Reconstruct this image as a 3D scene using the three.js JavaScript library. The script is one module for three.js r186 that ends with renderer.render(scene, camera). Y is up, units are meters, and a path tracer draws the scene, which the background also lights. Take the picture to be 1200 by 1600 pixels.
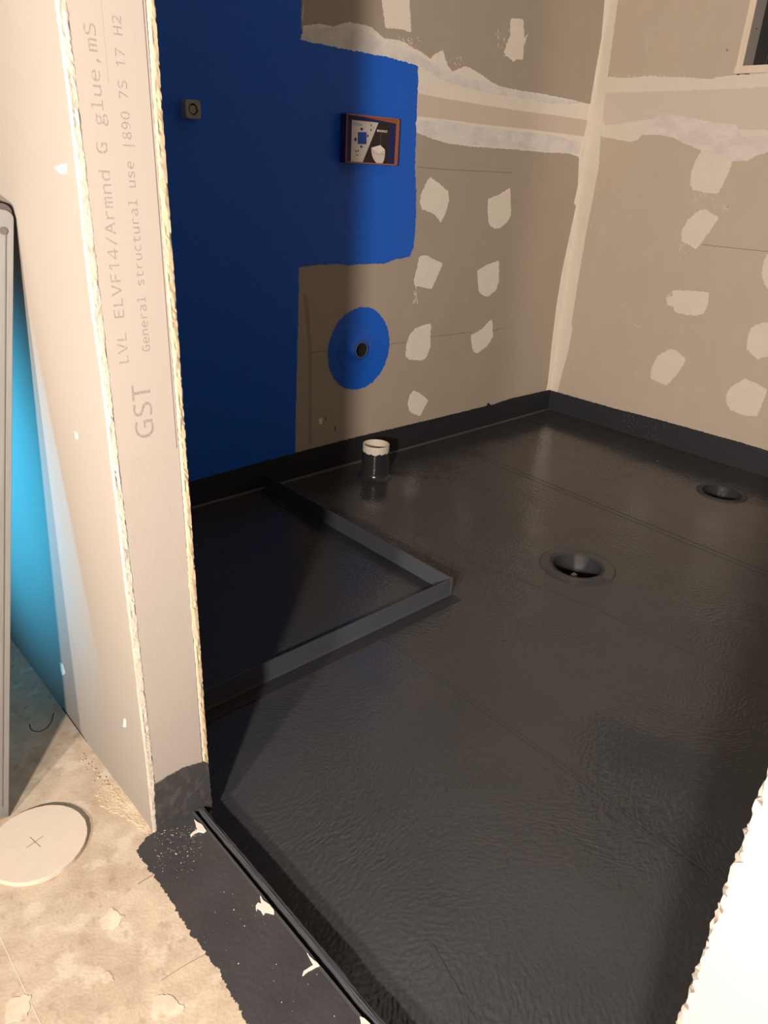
import * as THREE from 'three';
import { mergeGeometries, mergeVertices, toCreasedNormals } from 'three/addons/utils/BufferGeometryUtils.js';
import { RoundedBoxGeometry } from 'three/addons/geometries/RoundedBoxGeometry.js';
import { createNoise2D } from 'simplex-noise';

// ---------------------------------------------------------------- camera, sky, lamps, exposure
const S = 1.17;                                   // camera height over the bathroom floor, metres
const FOCAL = 1149.7;                             // focal length in pixels of the 1200 x 1600 frame
const scene = new THREE.Scene();
scene.background = new THREE.Color(0.0012, 0.0016, 0.003);     // night outside the window
const camera = new THREE.PerspectiveCamera(2 * Math.atan(800 / FOCAL) * 180 / Math.PI, 0.75, 0.02, 60);
camera.rotation.order = 'YXZ';
camera.rotation.set(-0.439988, -0.758640, 0.0533515);
camera.position.set(0, S, 0);
camera.updateMatrixWorld(true);
const renderer = new THREE.WebGLRenderer({ antialias: true });
renderer.toneMapping = THREE.LinearToneMapping;
renderer.toneMappingExposure = 1.0;
renderer.shadowMap.enabled = true;
const LAMPS = [                                   // the two heads of the tripod work light in the hall
  { at: [-0.845 * S, 1.06 * S, 0.305 * S], aim: [2.60 * S, 1.02 * S, -1.65 * S], power: 34.5 },
  { at: [-1.10 * S, 0.93 * S, -0.031 * S], aim: [2.85 * S, 0.95 * S, -0.95 * S], power: 24 },
];
const LAMP_COLOR = new THREE.Color(1.0, 0.835, 0.69);
const LAMP_CONE = 1.12, LAMP_SOFT = 2.6;
const COOL = { at: [-0.46, 0.80, -1.66], aim: [0.377, 0.62, -1.60], power: 12, color: new THREE.Color(0.05, 0.55, 0.95) };

// ---------------------------------------------------------------- measures of the place
const hs = 0.038 * S;                             // hall floor over the bathroom floor
const xO = 0.3225 * S, xS0 = xO + 0.013, xS1 = 0.4135 * S, xI = 0.4235 * S;   // doorway wall: hall face, stud, inner face
const zF = -0.824 * S, zN = -0.066 * S;           // far and near jamb
const zB = -1.922 * S, xR = 2.845 * S;            // back and right wall
const zNear = 0.55, CEIL = 2.55, xH = -2.35, zH0 = -3.3, zH1 = 1.9;
const HEAD = 2.12;                                // door head

// ---------------------------------------------------------------- helpers
let seed = 20240611;
const rnd = () => { seed = (seed * 1664525 + 1013904223) >>> 0; return seed / 4294967296; };
const N1 = createNoise2D(rnd), N2 = createNoise2D(rnd), N3 = createNoise2D(rnd);
const fbm = (x, y, o = 4) => { let a = 1, f = 1, s = 0, t = 0; for (let i = 0; i < o; i++) { s += a * N1(x * f + i * 7.1, y * f - i * 3.7); t += a; a *= 0.5; f *= 2.03; } return s / t; };
const clamp = (v, a = 0, b = 1) => Math.min(b, Math.max(a, v));
const V = (x, y, z) => new THREE.Vector3(x, y, z);
function ray(px, py) {
  return V((px - 600) / FOCAL, (800 - py) / FOCAL, -1).applyMatrix4(new THREE.Matrix4().extractRotation(camera.matrixWorld));
}
const hit = (px, py, axis, value) => { const d = ray(px, py); return d.multiplyScalar((value - camera.position[axis]) / d[axis]).add(camera.position); };
// surfaces of the place: origin, in-plane axes u and v, outward normal n
const FACES = {
  back: { axis: 'z', value: zB, u: V(1, 0, 0), v: V(0, 1, 0) },
  right: { axis: 'x', value: xR, u: V(0, 0, 1), v: V(0, 1, 0) },
  jamb: { axis: 'z', value: zF, u: V(1, 0, 0), v: V(0, 1, 0) },
  hallwall: { axis: 'x', value: xO, u: V(0, 0, 1), v: V(0, 1, 0) },
  floor: { axis: 'y', value: 0, u: V(1, 0, 0), v: V(0, 0, -1) },
  hall: { axis: 'y', value: hs, u: V(1, 0, 0), v: V(0, 0, -1) },
};
for (const f of Object.values(FACES)) { f.n = f.u.clone().cross(f.v); f.o = f.n.clone().multiplyScalar(V(f.axis === 'x' ? f.value : 0, f.axis === 'y' ? f.value : 0, f.axis === 'z' ? f.value : 0).dot(f.n)); f.m = new THREE.Matrix4().makeBasis(f.u, f.v, f.n).setPosition(f.o); }
const on = (face, px, py, lift = 0) => { const f = FACES[face]; const p = hit(px, py, f.axis, f.value + lift * f.n[f.axis]); return new THREE.Vector2(p.dot(f.u), p.dot(f.v)); };
const outline = (face, pts) => pts.map(([x, y]) => on(face, x, y));
const names = {};
const numbered = (n) => { const k = names[n] = (names[n] ?? -1) + 1; return k ? n + '_' + String(k).padStart(3, '0') : n; };
function worldUV(g) {                              // box-projected uv in metres
  if (g.index) g = g.toNonIndexed();
  const p = g.attributes.position, n = g.attributes.normal, uv = new Float32Array(p.count * 2);
  for (let i = 0; i < p.count; i++) {
    const ax = Math.abs(n.getX(i)), ay = Math.abs(n.getY(i)), az = Math.abs(n.getZ(i));
    if (ay >= ax && ay >= az) { uv[2 * i] = p.getX(i); uv[2 * i + 1] = -p.getZ(i); }
    else if (ax >= az) { uv[2 * i] = p.getZ(i); uv[2 * i + 1] = p.getY(i); }
    else { uv[2 * i] = p.getX(i); uv[2 * i + 1] = p.getY(i); }
  }
  g.setAttribute('uv', new THREE.BufferAttribute(uv, 2));
  return g;
}
function mesh(name, geos, mat, parent, extra) {
  let g = Array.isArray(geos) ? (geos.length > 1 ? mergeGeometries(geos.map((k) => { const h = k.index ? k.toNonIndexed() : k; for (const a of Object.keys(h.attributes)) if (!['position', 'normal', 'uv'].includes(a)) h.deleteAttribute(a); return h; })) : geos[0]) : geos;
  const m = new THREE.Mesh(g, mat); m.castShadow = m.receiveShadow = true;
  m.name = parent ? name : numbered(name);
  (parent ?? scene).add(m);
  if (extra) Object.assign(m.userData, extra);
  return m;
}
function structure(name) { const g = new THREE.Group(); g.name = numbered(name); g.userData.kind = 'structure'; scene.add(g); return g; }
function thing(name, label, category, at = [0, 0, 0], group) {
  const g = new THREE.Group(); g.name = numbered(name); g.position.set(...at); scene.add(g);
  g.userData = { label, category }; if (group) g.userData.group = group;
  return g;
}
const box = (x0, x1, y0, y1, z0, z1) => worldUV(new THREE.BoxGeometry(x1 - x0, y1 - y0, z1 - z0).translate((x0 + x1) / 2, (y0 + y1) / 2, (z0 + z1) / 2));
// a closed outline made ragged: every edge cut to short steps and pushed about by noise
function ragged(pts, amp = 0.002, step = 0.006, smooth = true) {
  const out = [], off = rnd() * 200;
  let src = pts;
  if (smooth) { const c = new THREE.CatmullRomCurve3(pts.map((p) => V(p.x, p.y, 0)), true, 'catmullrom', 0.12); src = c.getPoints(pts.length * 8).slice(0, -1).map((p) => new THREE.Vector2(p.x, p.y)); }
  for (let i = 0; i < src.length; i++) {
    const a = src[i], b = src[(i + 1) % src.length], l = a.distanceTo(b), n = Math.max(1, Math.round(l / step));
    const nx = l ? -(b.y - a.y) / l : 0, ny = l ? (b.x - a.x) / l : 0;
    for (let k = 0; k < n; k++) {
      const t = k / n, x = a.x + (b.x - a.x) * t, y = a.y + (b.y - a.y) * t;
      const q = amp * (N2(x * 60 + off, y * 60) * 0.55 + N2(x * 190, y * 190 + off) * 0.45);
      out.push(new THREE.Vector2(x + nx * q, y + ny * q));
    }
  }
  return out;
}
function plate(face, pts, thick, base = 0) {       // thin solid lying on a surface of the place
  const s = new THREE.Shape(pts);
  const g = new THREE.ExtrudeGeometry(s, { depth: thick, bevelEnabled: false, steps: 1 });
  return g.translate(0, 0, base).applyMatrix4(FACES[face].m);
}
const coat = (face, px, { amp = 0.002, step = 0.006, thick = 0.0012, smooth = true, base = -0.0004 } = {}) => plate(face, ragged(outline(face, px), amp, step, smooth), thick + -base, base);
function clipX(g, x) { const p = g.attributes.position; for (let i = 0; i < p.count; i++) if (p.getX(i) > x) p.setX(i, x); return g; }
function strip(face, a, b, w, thick, base = -0.0003) {      // straight thin bar on a surface, a and b as uv points
  const d = b.clone().sub(a).normalize(), n = new THREE.Vector2(-d.y, d.x).multiplyScalar(w / 2);
  return plate(face, [a.clone().add(n), a.clone().sub(n), b.clone().sub(n), b.clone().add(n)], thick - base, base);
}
function rod(a, b, r, seg = 12) {
  const d = b.clone().sub(a), g = new THREE.CylinderGeometry(r, r, d.length(), seg);
  return g.applyMatrix4(new THREE.Matrix4().compose(a.clone().add(b).multiplyScalar(0.5), new THREE.Quaternion().setFromUnitVectors(V(0, 1, 0), d.normalize()), V(1, 1, 1)));
}

function scuff(face, cx, cy, n, w, h, lean) {      // a few thin dragged strokes of filler
  const g = [];
  for (let i = 0; i < n; i++) {
    const p = on(face, cx + (rnd() - 0.5) * w, cy + (rnd() - 0.5) * h), a = lean + (rnd() - 0.5) * 0.7, l = 0.003 + 0.009 * rnd(), t = 0.0005 + 0.0011 * rnd(), c = Math.cos(a), s = Math.sin(a), pts = [];
    for (let k = 0; k < 9; k++) { const b = k / 9 * Math.PI * 2, x = l * Math.cos(b) * (0.7 + 0.3 * rnd()), y = t * Math.sin(b) * (0.5 + rnd()); pts.push(V2(p.x + x * c - y * s, p.y + x * s + y * c)); }
    g.push(plate(face, pts, 0.0008, -0.0003));
  }
  return g;
}
// ---------------------------------------------------------------- textures
function colourTex(size, fn, metres) {              // fn(u, v in metres) -> linear rgb
  const d = new Uint8Array(size * size * 4), c = new THREE.Color();
  for (let y = 0; y < size; y++) for (let x = 0; x < size; x++) {
    const [r, g, b] = fn(x / size * metres, y / size * metres);
    c.setRGB(clamp(r), clamp(g), clamp(b)); c.convertLinearToSRGB();
    const i = (y * size + x) * 4; d[i] = c.r * 255; d[i + 1] = c.g * 255; d[i + 2] = c.b * 255; d[i + 3] = 255;
  }
  const t = new THREE.DataTexture(d, size, size); t.colorSpace = THREE.SRGBColorSpace; t.wrapS = t.wrapT = THREE.MirroredRepeatWrapping;
  t.magFilter = THREE.LinearFilter; t.minFilter = THREE.LinearFilter; t.repeat.set(1 / metres, 1 / metres); t.needsUpdate = true; return t;
}
function heightTex(size, fn, metres) {              // fn -> 0..1
  const d = new Float32Array(size * size * 1);
  for (let y = 0; y < size; y++) for (let x = 0; x < size; x++) d[y * size + x] = fn(x / size * metres, y / size * metres);
  const t = new THREE.DataTexture(d, size, size, THREE.RedFormat, THREE.FloatType); t.wrapS = t.wrapT = THREE.MirroredRepeatWrapping;
  t.magFilter = THREE.LinearFilter; t.minFilter = THREE.LinearFilter; t.repeat.set(1 / metres, 1 / metres); t.needsUpdate = true; return t;
}
const mul = (c, k) => [c[0] * k, c[1] * k, c[2] * k];
const mix = (a, b, t) => [a[0] + (b[0] - a[0]) * t, a[1] + (b[1] - a[1]) * t, a[2] + (b[2] - a[2]) * t];
const std = (o) => new THREE.MeshStandardMaterial(o);
const lin = (r, g, b) => new THREE.Color().setRGB(r, g, b);

const BOARD = [0.455, 0.395, 0.328], PUTTY = [0.90, 0.85, 0.78];
const boardTex = colourTex(768, (u, v) => {
  const k = 1 + 0.035 * fbm(u * 2.2, v * 1.1) + 0.03 * N2(u * 240, v * 90) + 0.010 * N3(u * 60, v * 8);
  return mix(mul(BOARD, k), mul(PUTTY, 0.9), 0.05 * clamp(fbm(u * 6 + 4, v * 5, 3) * 2 - 0.5));
}, 1.6);
const puttyTex = colourTex(512, (u, v) => mul(PUTTY, 1 + 0.035 * fbm(u * 9, v * 12) + 0.03 * N2(u * 50, v * 300)), 0.8);
const puttyBump = heightTex(512, (u, v) => 0.5 + 0.3 * fbm(u * 20, v * 30) + 0.2 * N2(u * 60, v * 350), 0.8);
const whiteTex = colourTex(512, (u, v) => {
  const w = clamp(fbm(u * 7, v * 12) * 1.6 + 0.35), c = mul([0.84, 0.82, 0.81], 1 + 0.06 * N2(u * 14, v * 260));
  return mix(c, [0.62, 0.61, 0.62], w * 0.45);
}, 0.8);
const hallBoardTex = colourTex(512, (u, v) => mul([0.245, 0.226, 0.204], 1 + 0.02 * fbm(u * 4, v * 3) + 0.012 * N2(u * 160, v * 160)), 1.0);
const M = {
  board: std({ map: boardTex, roughness: 0.95 }),
  putty: std({ map: puttyTex, roughness: 0.95, bumpMap: puttyBump, bumpScale: 0.0006 }),
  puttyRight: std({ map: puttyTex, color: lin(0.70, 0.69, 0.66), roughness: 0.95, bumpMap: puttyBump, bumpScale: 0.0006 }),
  puttyBright: std({ map: whiteTex, roughness: 0.95, bumpMap: puttyBump, bumpScale: 0.0005 }),
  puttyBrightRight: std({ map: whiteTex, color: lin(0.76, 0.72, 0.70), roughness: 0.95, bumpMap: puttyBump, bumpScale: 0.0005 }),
  tape: std({ color: lin(0.70, 0.61, 0.54), roughness: 0.95 }),
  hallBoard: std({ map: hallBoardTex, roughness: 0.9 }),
  gypsum: std({ map: colourTex(256, (u, v) => mul([0.42, 0.385, 0.34], 1 + 0.13 * fbm(u * 70, v * 50, 3) + 0.1 * N2(u * 400, v * 300)), 0.25), roughness: 1, bumpMap: heightTex(256, (u, v) => 0.5 + 0.5 * fbm(u * 110, v * 70, 3), 0.25), bumpScale: 0.0009 }),
  innerGypsum: std({ color: lin(0.38, 0.31, 0.22), roughness: 1 }),
  white: std({ color: lin(0.62, 0.60, 0.57), roughness: 0.9 }),
  pencil: std({ color: lin(0.17, 0.13, 0.11), roughness: 1 }),
  blue: std({ color: lin(0.006, 0.135, 0.76), roughness: 0.42, bumpMap: heightTex(512, (u, v) => 0.5 + 0.3 * fbm(u * 16, v * 16) + 0.15 * N2(u * 45, v * 220) + 0.05 * N3(u * 500, v * 500), 0.7), bumpScale: 0.0011 }),
  darkGap: std({ color: lin(0.02, 0.018, 0.016), roughness: 1 }),
};
// floor membrane: rippled, glossy, near black; the ripples turn with a slow field and sit on faint low swells
const TURNS = [0.12, 0.75, -0.7].map((a) => [Math.cos(a), Math.sin(a)]);
const floorBump = heightTex(2048, (u, v) => {
  const wx = u + 0.010 * N1(u * 9, v * 9), wy = v + 0.010 * N1(u * 9 + 40, v * 9);
  const w1 = clamp(0.35 + 1.1 * N2(u * 1.3 + 5, v * 1.3)), w2 = (1 - w1) * clamp(0.5 + 1.3 * N2(u * 1.6, v * 1.6 + 20)), w = [1 - w1 - w2, w1, w2];
  let rip = 0;
  TURNS.forEach(([c, s], i) => { if (w[i] > 0.02) { const p = wx * c + wy * s, q = -wx * s + wy * c; rip += w[i] * (N1(p * 30 + i * 9, q * 88) + 0.4 * N2(p * 80, q * 170 + i * 5)); } });
  const k = 0.25 + 0.95 * clamp(0.45 + 0.9 * N3(u * 1.5 + 2, v * 1.5));
  const grain = N3(u * 85, v * 85) * 0.32 + N2(u * 240, v * 240) * 0.10;
  const swell = N3(u * 1.5 + 9, v * 1.5) * 4 + N2(u * 4.4, v * 4.4) * 1.5;
  return 0.5 + 0.08 * (rip * k + grain + swell);
}, 3.4);
const membraneTex = colourTex(512, (u, v) => mul([0.040, 0.0425, 0.048], 1 + 0.12 * fbm(u * 2, v * 2) + 0.08 * N2(u * 90, v * 90)), 1.7);
M.membrane = new THREE.MeshPhysicalMaterial({ map: membraneTex, roughness: 0.12, ior: 1.53, bumpMap: floorBump, bumpScale: 0.0052 });
M.membraneMatt = std({ color: lin(0.019, 0.021, 0.028), roughness: 0.5, bumpMap: heightTex(512, (u, v) => 0.5 + 0.3 * fbm(u * 25, v * 40) + 0.2 * N2(u * 60, v * 300), 0.6), bumpScale: 0.0012 });
M.membraneEdge = std({ color: lin(0.06, 0.062, 0.07), roughness: 0.4 });
M.kerb = std({ color: lin(0.043, 0.048, 0.060), roughness: 0.42, bumpMap: M.membraneMatt.bumpMap, bumpScale: 0.0007 });
M.hallMembrane = std({ map: colourTex(512, (u, v) => {
  const k = 1 + 0.25 * fbm(u * 5, v * 5) + 0.15 * N2(u * 200, v * 160), w = clamp(fbm(u * 3 + 3, v * 3) * 1.2);
  return mix(mul([0.036, 0.037, 0.042], k), [0.060, 0.048, 0.038], w * 0.6);
}, 0.8), roughness: 0.55, bumpMap: heightTex(256, (u, v) => 0.5 + 0.5 * fbm(u * 60, v * 60), 0.5), bumpScale: 0.0006 });
M.concrete = std({ map: colourTex(1024, (u, v) => {
  const a = fbm(u * 4.2, v * 5.1), b = fbm(u * 16 + 9, v * 18), f = N2(u * 330, v * 330), g = N3(u * 120, v * 140);
  let c = mix([0.40, 0.315, 0.235], [0.52, 0.435, 0.335], clamp(0.5 + 0.6 * a + 0.55 * b));
  c = mix(c, [0.60, 0.53, 0.43], 0.55 * clamp((fbm(u * 9 + 31, v * 11 + 7) - 0.22) * 4));
  c = mix(c, [0.30, 0.23, 0.175], 0.5 * clamp((fbm(u * 22 + 3, v * 20 + 70, 5) - 0.35) * 4));
  return mul([c[0] * 0.97, c[1], c[2] * 1.04], 0.99 * (1 + 0.05 * f + 0.04 * g));
}, 1.1), roughness: 0.9, bumpMap: heightTex(1024, (u, v) => 0.5 + 0.25 * fbm(u * 14, v * 14) + 0.25 * fbm(u * 120, v * 120, 3), 1.1), bumpScale: 0.0009 });

// ---------------------------------------------------------------- large structure
// bathroom floor with the two waste holes
const DRAINS = [{ x: 1.662 * S, z: -0.948 * S, r: 0.080 }, { x: 2.545 * S, z: -0.940 * S, r: 0.078 }];
const floor = structure('floor');
{
  const x0 = 0.41 * S, x1 = xR, s = new THREE.Shape([[x0, zNear], [x1, zNear], [x1, zB], [x0, zB]].map(([x, z]) => new THREE.Vector2(x, -z)));
  for (const d of DRAINS) { const h = new THREE.Path(); h.absarc(d.x, -d.z, d.r, 0, Math.PI * 2, true); s.holes.push(h); }
  const g = new THREE.ExtrudeGeometry(s, { depth: 0.14, bevelEnabled: false, curveSegments: 48 }).translate(0, 0, -0.14).applyMatrix4(FACES.floor.m);
  mesh('membrane_floor', g, M.membrane, floor);
  // sheet joints showing through the membrane as low ridges
  const seams = [[[700, 690], [1200, 893], 0.014], [[697, 694], [1197, 899], 0.006], [[575, 985], [1100, 1370], 0.016], [[582, 982], [1105, 1362], 0.007], [[930, 950], [1200, 1076], 0.007], [[670, 1475], [740, 1600], 0.012], [[724, 872], [930, 950], 0.006]];
  for (const [a, b, w] of seams) mesh('seam_ridge', strip('floor', on('floor', ...a), on('floor', ...b), w, 0.0012), M.membrane, floor);
  mesh('lap_strip', plate('floor', ragged([V2(2.645 * S, -zNear + 0.02), V2(xR, -zNear + 0.02), V2(xR, -zB), V2(2.655 * S, -zB)], 0.004, 0.02, false), 0.0022, -0.0003), M.membrane, floor);
  mesh('lap_strip', plate('floor', ragged([V2(0.43 * S, -zB - 0.13), V2(2.64 * S, -zB - 0.13), V2(2.64 * S, -zB), V2(0.43 * S, -zB)], 0.003, 0.02, false), 0.0016, -0.0003), M.membrane, floor);
}
function V2(x, y) { return new THREE.Vector2(x, y); }

// hall floor: concrete slab, its black strip, splashes and specks
const hall = structure('floor');
const xE = 0.391 * S;
mesh('concrete_slab', box(xH, xE, -0.14, hs, zH0, zH1), M.concrete, hall);
mesh('membrane_strip', clipX(coat('hall', [[243, 1296], [228, 1312], [212, 1330], [224, 1345], [240, 1366], [262, 1398], [285, 1440], [310, 1475], [345, 1520], [365, 1565], [392, 1606], [440, 1690], [620, 1690], [588, 1602], [500, 1492], [420, 1397], [300, 1263]], { amp: 0.0048, step: 0.0022, thick: 0.0014, smooth: false }), xE - 0.0008), M.hallMembrane, hall);
{
  const a = V2(xE - 0.002, -zF), b = V2(xE - 0.002, -zN - 0.02);
  mesh('strip_bead', strip('hall', a, b, 0.004, 0.0022), M.membraneEdge, hall);
  for (const px of [[[240, 1560], [262, 1554], [290, 1577], [262, 1597], [236, 1588]], [[156, 1438], [175, 1420], [192, 1432], [186, 1448], [160, 1453]], [[14, 1562], [48, 1555], [42, 1590], [8, 1598]], [[158, 1525], [170, 1520], [178, 1532], [158, 1537]]])
    mesh('plaster_splash', coat('hall', px, { amp: 0.004, step: 0.004, thick: 0.001 }), std({ map: M.concrete.map, color: lin(1.2, 1.22, 1.25), roughness: 0.95 }), hall);
  // crumbs of dried plaster pressed along the foot of the wall
  const crumbs = [];
  const debris = [[150, 1235], [182, 1222], [208, 1248], [232, 1288], [240, 1300], [228, 1300], [196, 1278], [160, 1262]];
  mesh('plaster_debris', coat('hall', debris, { amp: 0.006, step: 0.003, thick: 0.0022 }), std({ map: M.concrete.map, color: lin(1.12, 1.1, 1.04), roughness: 1, bumpMap: M.concrete.bumpMap, bumpScale: 0.0022 }), hall);
  for (let i = 0; i < 60; i++) {
    const t = rnd(), p = on('hall', 128 + 108 * t + 8 * (rnd() - 0.7), 1170 + 122 * t + 26 * rnd()), r = 0.0008 + 0.003 * rnd() * rnd();
    if (FACES.hall.u.x * p.x > xO - 0.004) continue;
    crumbs.push(new THREE.DodecahedronGeometry(r, 0).scale(1, 0.5, 1).rotateY(rnd() * 6).translate(p.x, hs + 0.0022, -p.y));
  }
  mesh('plaster_crumb', crumbs, std({ color: lin(0.52, 0.43, 0.31), roughness: 1 }), hall, { kind: 'stuff' });
  // white specks flicked over the black strip
  const specks = [];
  for (let i = 0; i < 230; i++) {
    const near = i < 150, px = near ? 240 + 75 * rnd() : 240 + 330 * rnd(), py = near ? 1290 + 55 * rnd() * (0.4 + rnd()) : 1300 + 300 * rnd();
    const p = on('hall', px, py), left = on('hall', 212, 1340).x + 0.012;
    if (p.x < left || p.x > xE - 0.006 || -p.y < zF + 0.004) continue;
    const r = 0.00035 + 0.0009 * rnd() * rnd();
    specks.push(new THREE.CircleGeometry(r, 6).rotateX(-Math.PI / 2).translate(p.x, hs + 0.0016, -p.y));
  }
  mesh('paint_speck', specks, M.white, hall, { kind: 'stuff' });
  mesh('pencil_line', strip('hall', on('hall', 216, 1381), on('hall', 239, 1367), 0.0014, 0.0003), M.pencil, hall);
  const pale = std({ color: lin(0.56, 0.50, 0.42), roughness: 0.95 });
  for (const [a, b] of [[[0, 1464], [20, 1508]], [[20, 1508], [40, 1550]], [[40, 1550], [64, 1602]]]) mesh('floor_scratch', strip('hall', on('hall', ...a), on('hall', ...b), 0.0016, 0.0003), pale, hall);
  for (const [a, b] of [[[252, 1532], [288, 1509]], [[288, 1509], [326, 1488]]]) mesh('floor_scratch', strip('hall', on('hall', ...a), on('hall', ...b), 0.0010, 0.0003), std({ color: lin(0.24, 0.19, 0.14), roughness: 1 }), hall);
  // crack around a flake in the slab under the leaning level
  const ck = [[46, 1132], [50, 1141], [62, 1143], [72, 1138], [80, 1128], [84, 1114]].map((p) => { const q = on('hall', ...p); return V(q.x, hs, -q.y); });
  mesh('crack', new THREE.TubeGeometry(new THREE.CatmullRomCurve3(ck), 40, 0.0011, 5), M.darkGap, hall);
}

// back wall
const wallBack = structure('wall_back');
mesh('wall_board', box(xO - 0.2, xR + 0.14, -0.14, CEIL, zB - 0.14, zB), M.board, wallBack);
const BLUE = [[471, 0], [470, 40], [473, 62], [500, 68], [530, 75], [560, 80], [600, 88], [640, 96], [652, 102], [653, 130], [650, 200], [648, 262], [650, 300], [649, 350], [646, 385], [640, 401], [618, 405], [600, 412], [570, 412], [545, 415], [530, 412], [500, 413], [467, 417], [465, 520], [462, 640], [461, 712], [380, 735], [310, 760]];
mesh('blue_waterproofing', (() => {
  const p = outline('back', BLUE); const q = ragged(p, 0.004, 0.004, false);
  const yTop = 1.98; let cut = q.length - 1; while (q[cut].distanceTo(p[p.length - 1]) > 0.012) cut--;      // drop the closing edge
  q.length = cut; q.push(V2(xI + 0.002, p[p.length - 1].y - 0.03), V2(xI + 0.002, yTop), V2(p[0].x - 0.006, yTop)); return plate('back', q, 0.0018, -0.0004);
})(), M.blue, wallBack);
const disc = on('back', 562, 547);
{
  const c = V2(1.664 * S, S * 0.4205), pts = []; for (let i = 0; i < 60; i++) { const a = i / 60 * Math.PI * 2; pts.push(V2(c.x + 0.163 * Math.cos(a), c.y + 0.166 * Math.sin(a))); }
  mesh('blue_waterproofing', plate('back', ragged(pts, 0.005, 0.004, false), 0.0018, -0.0004), M.blue, wallBack);
}
mesh('joint_band', coat('back', [[473, 40], [500, 37], [520, 42], [545, 34], [562, 38], [580, 42], [600, 60], [625, 63], [640, 72], [656, 80], [672, 92], [680, 84], [692, 78], [698, 100], [706, 112], [716, 108], [728, 103], [745, 112], [768, 128], [786, 138], [850, 147], [888, 155], [918, 162], [930, 165], [917, 246], [905, 246], [890, 240], [850, 238], [800, 233], [765, 231], [735, 229], [700, 224], [672, 216], [650, 206], [654, 104], [640, 96], [600, 89], [530, 76], [473, 64]], { amp: 0.003, smooth: false }), M.putty, wallBack);
mesh('joint_tape', coat('back', [[652, 146], [700, 155], [760, 165], [820, 174], [880, 182], [926, 189], [920, 214], [880, 209], [820, 201], [760, 195], [700, 187], [651, 181]], { amp: 0.001, base: 0, thick: 0.0019, smooth: false }), M.tape, wallBack);
mesh('skim_smear', coat('back', [[650, 190], [690, 188], [740, 197], [800, 205], [860, 211], [905, 222], [903, 240], [850, 236], [800, 231], [740, 227], [700, 222], [668, 213], [651, 204]], { amp: 0.003, base: 0, thick: 0.0018 }), M.puttyBright, wallBack);
mesh('skim_smear', coat('back', [[470, 62], [474, 46], [500, 44], [560, 44], [600, 66], [640, 80], [700, 112], [760, 130], [840, 148], [905, 160], [880, 164], [800, 152], [740, 140], [690, 125], [656, 104], [600, 88], [530, 75]], { amp: 0.004, base: 0, thick: 0.0018 }), M.puttyBright, wallBack);
const PATCHES = [
  [[594, -30], [640, -30], [640, 10], [642, 50], [628, 46], [603, 43], [599, 20]],
  [[798, 30], [817, 30], [819, 60], [825, 52], [818, 72], [817, 92], [808, 93], [801, 96], [793, 89], [787, 82], [797, 56]],
  [[671, 277], [684, 285], [700, 299], [701, 312], [697, 330], [689, 347], [682, 340], [676, 333], [660, 327], [656, 318], [658, 303]],
  [[763, 311], [780, 304], [797, 294], [798, 335], [792, 347], [780, 357], [772, 357], [764, 350], [762, 332]],
  [[656, 400], [668, 399], [675, 404], [691, 412], [684, 430], [674, 451], [660, 449], [648, 446], [647, 436], [652, 418]],
  [[746, 424], [760, 414], [779, 408], [779, 440], [774, 454], [764, 462], [756, 463], [748, 455]],
  [[648, 514], [658, 509], [673, 506], [672, 525], [672, 543], [666, 558], [658, 563], [640, 562], [634, 556], [635, 540], [640, 524]],
  [[736, 524], [752, 515], [768, 499], [770, 526], [761, 540], [746, 552], [740, 550], [737, 538]],
  [[646, 611], [655, 614], [669, 625], [662, 638], [656, 650], [648, 647], [640, 643], [637, 632], [640, 618]],
];
for (const p of PATCHES) mesh('putty_patch', coat('back', p, { amp: 0.004, step: 0.003, thick: 0.0015 }), M.putty, wallBack);
for (const [cx, cy, n, w, h, lean] of [[650, 460, 16, 8, 28, 1.5], [682, 305, 6, 24, 26, -0.8], [640, 66, 18, 36, 16, -0.4], [706, 98, 14, 34, 18, -0.6], [800, 62, 14, 40, 52, 1.4], [775, 60, 4, 8, 40, 1.5], [474, 30, 8, 4, 60, 1.5]])
  mesh('trowel_scuff', scuff('back', cx, cy, n, w, h, lean), M.putty, wallBack, { kind: 'stuff' });
for (const [a, b] of [[[485, 551], [634, 535]], [[673, 526], [738, 519]], [[769, 517], [790, 512]], [[651, 261], [700, 265]], [[700, 265], [800, 270]]])
  mesh('pencil_line', strip('back', on('back', ...a), on('back', ...b), 0.0016, 0.0003), M.pencil, wallBack);
mesh('water_stain', coat('back', [[474, 460], [480, 462], [484, 500], [487, 560], [487, 640], [487, 692], [482, 694], [482, 600], [481, 530]], { amp: 0.002, thick: 0.0003, base: -0.0003 }), std({ color: lin(0.385, 0.31, 0.25), roughness: 1 }), wallBack);
for (const p of [[[498, 655], [504, 652], [503, 662], [499, 663]], [[523, 664], [525, 668], [524, 674], [522, 670]], [[508, 650], [510, 654], [508, 657]]]) mesh('board_chip', coat('back', p, { amp: 0.001, thick: 0.0004 }), p[0][0] === 498 ? M.putty : M.pencil, wallBack);
mesh('corner_tape', coat('back', [[946, -60], [945, 0], [940, 60], [931, 110], [922, 165], [914, 205], [905, 246], [903, 290], [897, 318], [900, 322], [891, 365], [878, 426], [870, 476], [862, 540], [856, 600], [853, 611], [870, 606], [870, 560], [882, 470], [905, 318], [928, 160], [952, 0], [962, -60]].map(([x, y]) => [x, y]), { amp: 0.002, step: 0.004, thick: 0.002, smooth: false }), M.putty, wallBack);
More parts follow.
